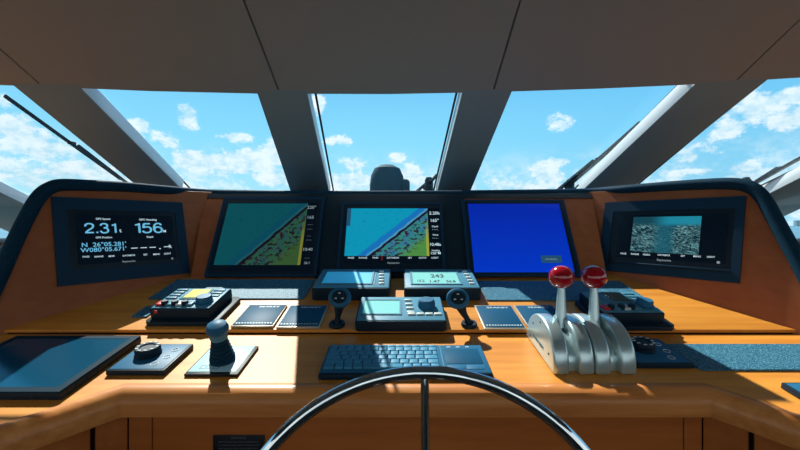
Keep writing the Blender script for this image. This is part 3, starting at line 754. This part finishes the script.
for k in range(5): p = BACK.loc(m, 381.5, 272.6+k*3.0, .038); B().box((p.x, p.y, .041), (.016, .0085, .006), .0015).build('key_button', 'button', ia)
p0 = BACK.loc(m, 375.3, 279, .038); B().box((p0.x, p0.y, .0405), (.004, h*.66, .002)).build('divider', 'plastic_light', ia)
ib, m, w, h, s, r = instrument([(402.5,269.2),(473,269.5),(480,289),(405.5,289)], .038, 'instrument with teal display of dark digits in front of the middle and blue monitors', [(411.5,273),(455.5,272.6),(460,284.8),(413,285)], 'lcdgreen', group='paired instruments before the middle monitor')
for k in range(5): p = BACK.loc(m, 464.8+k*1.75, 272.6+k*3.0, .038); B().box((p.x, p.y, .041), (.016, .0085, .006), .0015).build('key_button', 'button', ib)
b = Lines(); at_text(b, BACK, m, 437, 276.2, .0413, '243', 3.4, 13); at_text(b, BACK, m, 421, 281, .0413, '15.2', 2.2, 7); at_text(b, BACK, m, 435, 281.5, .0413, '1.47', 2.4, 10); at_text(b, BACK, m, 451, 281.5, .0413, '56.8', 2.2, 9)
b.build('digits', 'ink', s, smooth=False)
ap, m, w, h, s, r = instrument([(359.5,297),(440.5,297),(448.5,322.5),(356,321.5)], .028, 'autopilot control box with a big round dial in the middle of the slope', [(364.5,301.5),(399,301.5),(400,315),(363,315)], 'lcdgreen', 'autopilot_control', 'autopilot control')
for k in range(4): p = BACK.loc(m, 408+k*.9, 301.5+k*4, .028); B().box((p.x, p.y, .031), (.019, .008, .006), .0015).build('key_button', 'button', ap)
for k in range(4): p = BACK.loc(m, 411.5+k*8.8, 315.4, .028); B().box((p.x, p.y, .031), (.019, .010, .006), .0015).build('key_button', 'button', ap)
p = BACK.loc(m, 426.5, 307.5, .028); B().lathe([(0,0),(.0235,0),(.0235,.010),(.021,.021),(.018,.0235),(0,.024)], 36, mx=Matrix.Translation((p.x, p.y, .028))).build('dial', 'plastic', ap)

# ------------------------------------------------------------------ stalk handsets
def handset(base, headpx, label):
    P0 = BACK.hit(*base, .0008); m = BACK.mx(P0)
    o = thing('stalk_handset', label, 'handset', m, 'handsets on stalks')
    B().lathe([(0,0),(.020,0),(.021,.004),(.019,.009),(.0125,.009),(.0115,.004),(0,.004)], 30).build('base_ring', 'plastic_dark', o)
    plane = Plane((0, P0.y-.006, 0), (1,0,0), (0,-1,0)); hp = m.inverted() @ plane.hit(*headpx)
    q = [V((0,0,.003)), V((0,.002,.012)).lerp(hp*.3, .5), hp*.45, hp*.72, hp*.95]
    B().tube(smooth_path(q, 5), [.010 - .004*math.sin(math.pi*min(1, i/14)) + .004*(i/20) for i in range(21)], 14).build('stalk', 'plastic_dark', o)
    face = Matrix.Translation(hp) @ Matrix.Rotation(math.radians(52), 4, 'X')
    prof = [(0,-.016),(.014,-.0155),(.023,-.010),(.0285,-.002),(.0295,.004),(.027,.009),(.022,.0115),(0,.0125)]
    hd = B().lathe(prof, 36, mx=face, sy=.92).build('head', 'plastic', o)
    B().lathe([(0,.0115),(.0195,.0115),(.019,.0135),(0,.0138)], 32, mx=face, sy=.9).build('thumb_pad', 'plastic_dark', hd)
    for a in (90, 210, 330):
        B().box((.010*math.cos(math.radians(a)), .009*math.sin(math.radians(a)), .0143), (.006,.003,.002), .0006, mx=face).build('mark', 'print', hd)
    return o
handset((337,325.5), (340,298), 'stalk handset with round head left of the autopilot box')
handset((469,325.5), (457.5,299), 'stalk handset with round head right of the autopilot box')

# ------------------------------------------------------------------ front worktop: flat display, rotary plates, joystick, keyboard
m, w, h = FRONT.rect([(22,336),(143,336.5),(57,393),(-110,393)], .016)
o = thing('flat_display', 'large flat dark glass display lying at the left end of the worktop', 'display', m)
B().box((0,0,.008), (w,h,.016), .003, 2).build('casing', 'plastic_dark', o)
ring(B(), (-w/2+.001,-h/2+.001,w/2-.001,h/2-.001), (-w/2+.016,-h/2+.016,w/2-.016,h/2-.016), .0155, .0175).build('rim', 'darkrim', o)
B().box((0,0,.0155), (w-.032,h-.032,.003)).build('glass_face', 'glassplate', o)
for k in (0, 1, 2): B().lathe([(0,0),(.0022,0),(.0022,.002),(0,.002)], 10, mx=Matrix.Translation((w/2, -h*.34+k*.028, .008)) @ Matrix.Rotation(math.pi/2, 4, 'Y')).build('side_screw', 'gasket', o)
B().lathe([(0,0),(.0025,0),(.0025,.002),(0,.002)], 10, mx=Matrix.Translation((w*.33, -h/2, .008)) @ Matrix.Rotation(math.pi/2, 4, 'X')).build('front_screw', 'gasket', o)

def rotary(m, w, h, label):
    o = thing('rotary_control', label, 'rotary control', m, 'rotary controls on the worktop')
    B().box((0,0,.006), (w,h,.012), .002, 2).build('plate', 'plastic_dark', o)
    B().box((0,0,.0115), (w*.93,h*.92,.003), .001).build('face', 'plastic', o)
    B().lathe([(0,0),(.026,0),(.027,.003),(.024,.006),(0,.006)], 36, mx=Matrix.Translation((-w*.10,.006,.013))).build('dial_base', 'plastic_dark', o)
    d = B().lathe([(0,.004),(.0235,.004),(.0255,.008),(.0255,.014),(.0235,.019),(.016,.019),(.0145,.0165),(0,.0165)], 36, mx=Matrix.Translation((-w*.10,.006,.013))).build('dial', 'plastic_dark', o)
    for k in range(10):
        a = 2*math.pi*k/10; B().box((-w*.10+.0205*math.cos(a), .006+.0205*math.sin(a), .0325), (.007,.0035,.0012), .0004, mx=None).build('dial_mark', 'button', d)
    for px, py in ((.30,.22),(.30,-.05),(.22,-.30)):
        ringm = B().tube([(w*px+.007*math.cos(2*math.pi*i/20), h*py+.007*math.sin(2*math.pi*i/20), .0132) for i in range(20)], .0008, 6, closed=True).build('push_button', 'print', o)
    return o
m, w, h = FRONT.rect([(143,344),(192.5,343.7),(164.5,371.5),(105,370)], .012)
ro = rotary(m, w, h, 'rotary control plate between the flat glass display and the joystick')
c2 = copy_tree(ro); c2['label'] = 'rotary control plate in shade between the silver levers and teal pad'
c2.matrix_world = FRONT.mx(onfront(.622-w/2, .905) + FRONT.n*.0006)
c3 = copy_tree(ro); c3['label'] = 'rotary control plate at the right end of the worktop below the teal pad'
c3.matrix_world = FRONT.mx(onfront(.738+w/2, .718) + FRONT.n*.0006)

m, w, h = FRONT.rect([(211,346),(257.5,346),(239,374.5),(185,374.5)], .006)
o = thing('joystick', 'black joystick with ribbed boot on a glare-pale glass plate left of the keyboard', 'joystick', m)
B().box((0,0,.003), (w,h,.006), .0012).build('edge_frame', 'gasket', o)
B().box((-.002,.003,.004), (w-.010,h-.012,.0055), .001).build('plate', 'plate', o)
b = B()
for k, (dx, wd_) in enumerate(((-.034,.012),(-.020,.008),(-.006,.012))): ring(b, (dx, -h*.34, dx+wd_, -h*.34+.014), (dx+.0012, -h*.34+.0012, dx+wd_-.0012, -h*.34+.0128), .0067, .0071)
b.build('engraved_mark', 'plastic_light', o)
jp = FRONT.loc(m, 223, 361, .006)
J = Matrix.Translation((jp.x, jp.y, .0068)) @ Matrix.Rotation(math.radians(9.6), 4, 'X')
prof = [(0,0),(.026,0),(.0265,.004)]
for k in range(6): r0 = .0255 - .0018*k; z = .006+.0085*k; prof += [(r0,z),(r0+.0008,z+.0035),(r0-.0035,z+.0065)]
prof += [(.011,.0585),(0,.0585)]
B().lathe(prof, 32, mx=J).build('boot', 'vinyl', o, angle=25)
B().lathe([(0,.056),(.0165,.056),(.0185,.062),(.0185,.073),(0,.073)], 30, mx=J).build('collar', 'plastic_light', o)
B().lathe([(0,.072),(.020,.072),(.0225,.077),(.0225,.083),(.019,.091),(.010,.0955),(0,.0965)], 32, mx=J).build('grip', 'plastic', o)

m, w, h = FRONT.rect([(328,345.5),(477.5,344.5),(498,374.5),(318,375)], .014)
kb = thing('keyboard', 'slim sky-tinted keyboard with touchpad in the middle of the worktop', 'keyboard', m)
B().box((0,0,.007), (w,h,.014), .005, 3).build('body', 'plastic_dark', kb)
B().box((0,.002,.0135), (w*.985,h*.93,.002), .0008).build('deck', 'plastic', kb)
kx0, kx1 = -w*.48, w*.20; ky0, ky1 = -h*.36, h*.44
rows = [[1]*13, [1]*13, [1.4]+[1]*11+[.6], [1.6]+[1]*9+[1.5], [2.0]+[1]*9+[1.2], [1.2,1,1,1.1,4.4,1,1,1,1]]
rh = [.6, 1, 1, 1, 1, 1]; tot = sum(rh); y = ky1; first = {}
for rw, hh in zip(rows, rh):
    kh = (ky1-ky0)*hh/tot; u = (kx1-kx0)/sum(rw); x = kx0
    for kwid in rw:
        key = (round(kwid*u, 5), round(kh, 5))
        if key not in first:
            first[key] = B().box((0,0,.002), (kwid*u-.0024, kh-.0024, .005), .001, 2).build('key', 'key', kb); ob = first[key]
        else:
            ob = first[key].copy(); C.objects.link(ob)
        ob.location = (x+kwid*u/2, y-kh/2, .0145); x += kwid*u
    y -= kh
B().box((w*.225, .002, .0146), (.0025, h*.90, .0012)).build('divider', 'plastic_light', kb)
B().box((w*.355, h*.08, .0142), (w*.22, h*.52, .002), .0008).build('touchpad', 'padtop', kb)
for k in (-1, 1): B().box((w*.355+k*w*.056, -h*.29, .0142), (w*.105, h*.13, .0022), .0008).build('touchpad_button', 'plastic', kb)
for k in range(3): B().box((w*(.28+.06*k), h*.40, .0146), (.008, .003, .0012)).build('media_key', 'print', kb)

# ------------------------------------------------------------------ throttle head
tc = FRONT.hit(577, 356); tx0, tx1 = FRONT.hit(553, 375.5).x, FRONT.hit(637, 375.5).x
yf, ybk = FRONT.hit(600, 376).y, FRONT.hit(522, 336).y
m = FRONT.mx(onfront((tx0+tx1)/2, (yf+ybk)/2) + FRONT.n*.0006)
th = thing('throttle_control', 'silver twin throttle control with two red-balled levers on the worktop', 'throttle control', m)
UW = (tx1-tx0)/2; RY = (ybk-yf)/2/.985; HZ = .088
def arc(a0, a1, n, ry, hz, x): return [(x, -ry*math.cos(math.radians(a0+(a1-a0)*i/n)), hz*max(0, math.sin(math.radians(a0+(a1-a0)*i/n)))**.86) for i in range(n+1)]
for k, sx in enumerate((-1, 1)):
    cx = sx*UW/2; g = .0012; xl, xr = cx-UW/2+g, cx+UW/2-g; rib = UW*.37
    # two solid cheeks joined by a lower core, so a channel runs over the top for the lever
    b = B(); b.prism(arc(0,180,36,RY,HZ,xl), (rib,0,0), .006, 3); b.build('left_cheek', 'silver', th, angle=40)
    b = B(); b.prism(arc(0,180,36,RY,HZ,xr-rib), (rib,0,0), .006, 3); b.build('right_cheek', 'silver', th, angle=40)
    b = B(); b.prism(arc(0,180,36,RY*.80,HZ*.70,xl+rib-.004), (UW-2*rib+.006,0,0)); b.build('slot_cover', 'silver', th, angle=40)
    # lever
    lx = cx - UW*.02; base = V((lx, .010, HZ*.74))
    pl = Plane((0, onfront(0, (yf+ybk)/2).y+.010, 0), (1,0,0), (0,-1,0))
    bp_ = m.inverted() @ pl.hit(561.5 if k == 0 else 594.0, 277)
    top = V((bp_.x, bp_.y, bp_.z)); base = V((top.x-.008, .004, HZ*.70))
    dr = (top-base); n = 10
    rad = [.0165 - .0075*(i/n)**.8 for i in range(n+1)]
    B().tube([base + dr*(i/n)*.86 for i in range(n+1)], rad, 20, flat=.85).build('lever', 'silver', th)
    kn = B().sphere(top, .0285, (1,1,.94), u=40, v=26).build('knob', 'red', th, angle=80)
    B().lathe([(0,0),(.0105,0),(.0115,.006),(0,.006)], 20, mx=Matrix.Translation(base + dr*.80) @ dr.to_track_quat('Z','Y').to_matrix().to_4x4()).build('knob_collar', 'chrome', th)
side = Matrix.Translation((tx0-(tx0+tx1)/2+.0011, 0, 0)) @ Matrix.Rotation(math.radians(-90), 4, 'Z') @ Matrix.Rotation(math.radians(90), 4, 'X')
b = B(); b.text('TWIN DISC', .0105, -.006, .026, .0004, mx=side, sx=1.35, th=.0006); b.build('maker_mark', 'plastic_light', th, smooth=False)
for yy, zz in ((-.060,.018),(-.045,.055),(0,.076),(.058,.030)):
    B().lathe([(0,0),(.0022,0),(.0022,.0008),(0,.0008)], 10, mx=side @ Matrix.Translation((yy, zz, .0002))).build('side_screw', 'plastic_dark', th)

# ------------------------------------------------------------------ notice plate, steering wheel
nd = fo[1].y + .0
pn = Plane((0, fo[1].y, -.45), (1,0,0), (0,-1,0))
m, w, h = pn.rect([(213.5,434.5),(265,434.5),(265,470),(213.5,470)], 0)
o = thing('notice_plate', 'small black plate headed NOTICE on the wood fascia below the edge', 'notice plate', m)
B().box((0,0,.0012), (w,h,.0024), .0006).build('plate', 'notice', o)
b = B(); b.text('NOTICE', .0062, 0, h/2-.0055, .0027, sx=1.3); 
for k in range(7): b.text('ALL OPERATORS MUST READ THE MANUAL FIRST' if k % 2 else 'KEEP THIS AREA CLEAR WHILE UNDER WAY AT', .0040, 0, h/2-.0135-.0066*k, .0027, sx=.95)
b.build('printed_text', 'noticeprint', o, smooth=False)

wd, wz = .575, -.212
Wm = Matrix.Translation(W(.0355, wd, wz)) @ Matrix.Rotation(math.radians(-12), 4, 'X')   # at the top of the rim
sw = thing('steering_wheel', 'polished steel steering wheel standing before the console', 'steering wheel', Wm)
RW_ = .283
B().tube([(RW_*math.sin(2*math.pi*i/120), 0, -RW_+RW_*math.cos(2*math.pi*i/120)) for i in range(120)], .0098, 24, closed=True).build('rim', 'chrome', sw, angle=80)
for a in (0, 120, 240):
    s_, c_ = math.sin(math.radians(a)), math.cos(math.radians(a))
    B().tube([(s_*RW_*t, .02*(1-t), -RW_+c_*RW_*t) for t in (.12, .5, .985)], [.0075, .0068, .006], 16).build('spoke', 'chrome', sw)
hub = Matrix.Translation((0, .02, -RW_)) @ Matrix.Rotation(math.radians(-90), 4, 'X')
B().lathe([(0,-.03),(.03,-.03),(.045,-.02),(.05,0),(.045,.012),(.02,.02),(.018,.20),(0,.20)], 32, mx=hub).build('hub', 'chrome', sw)
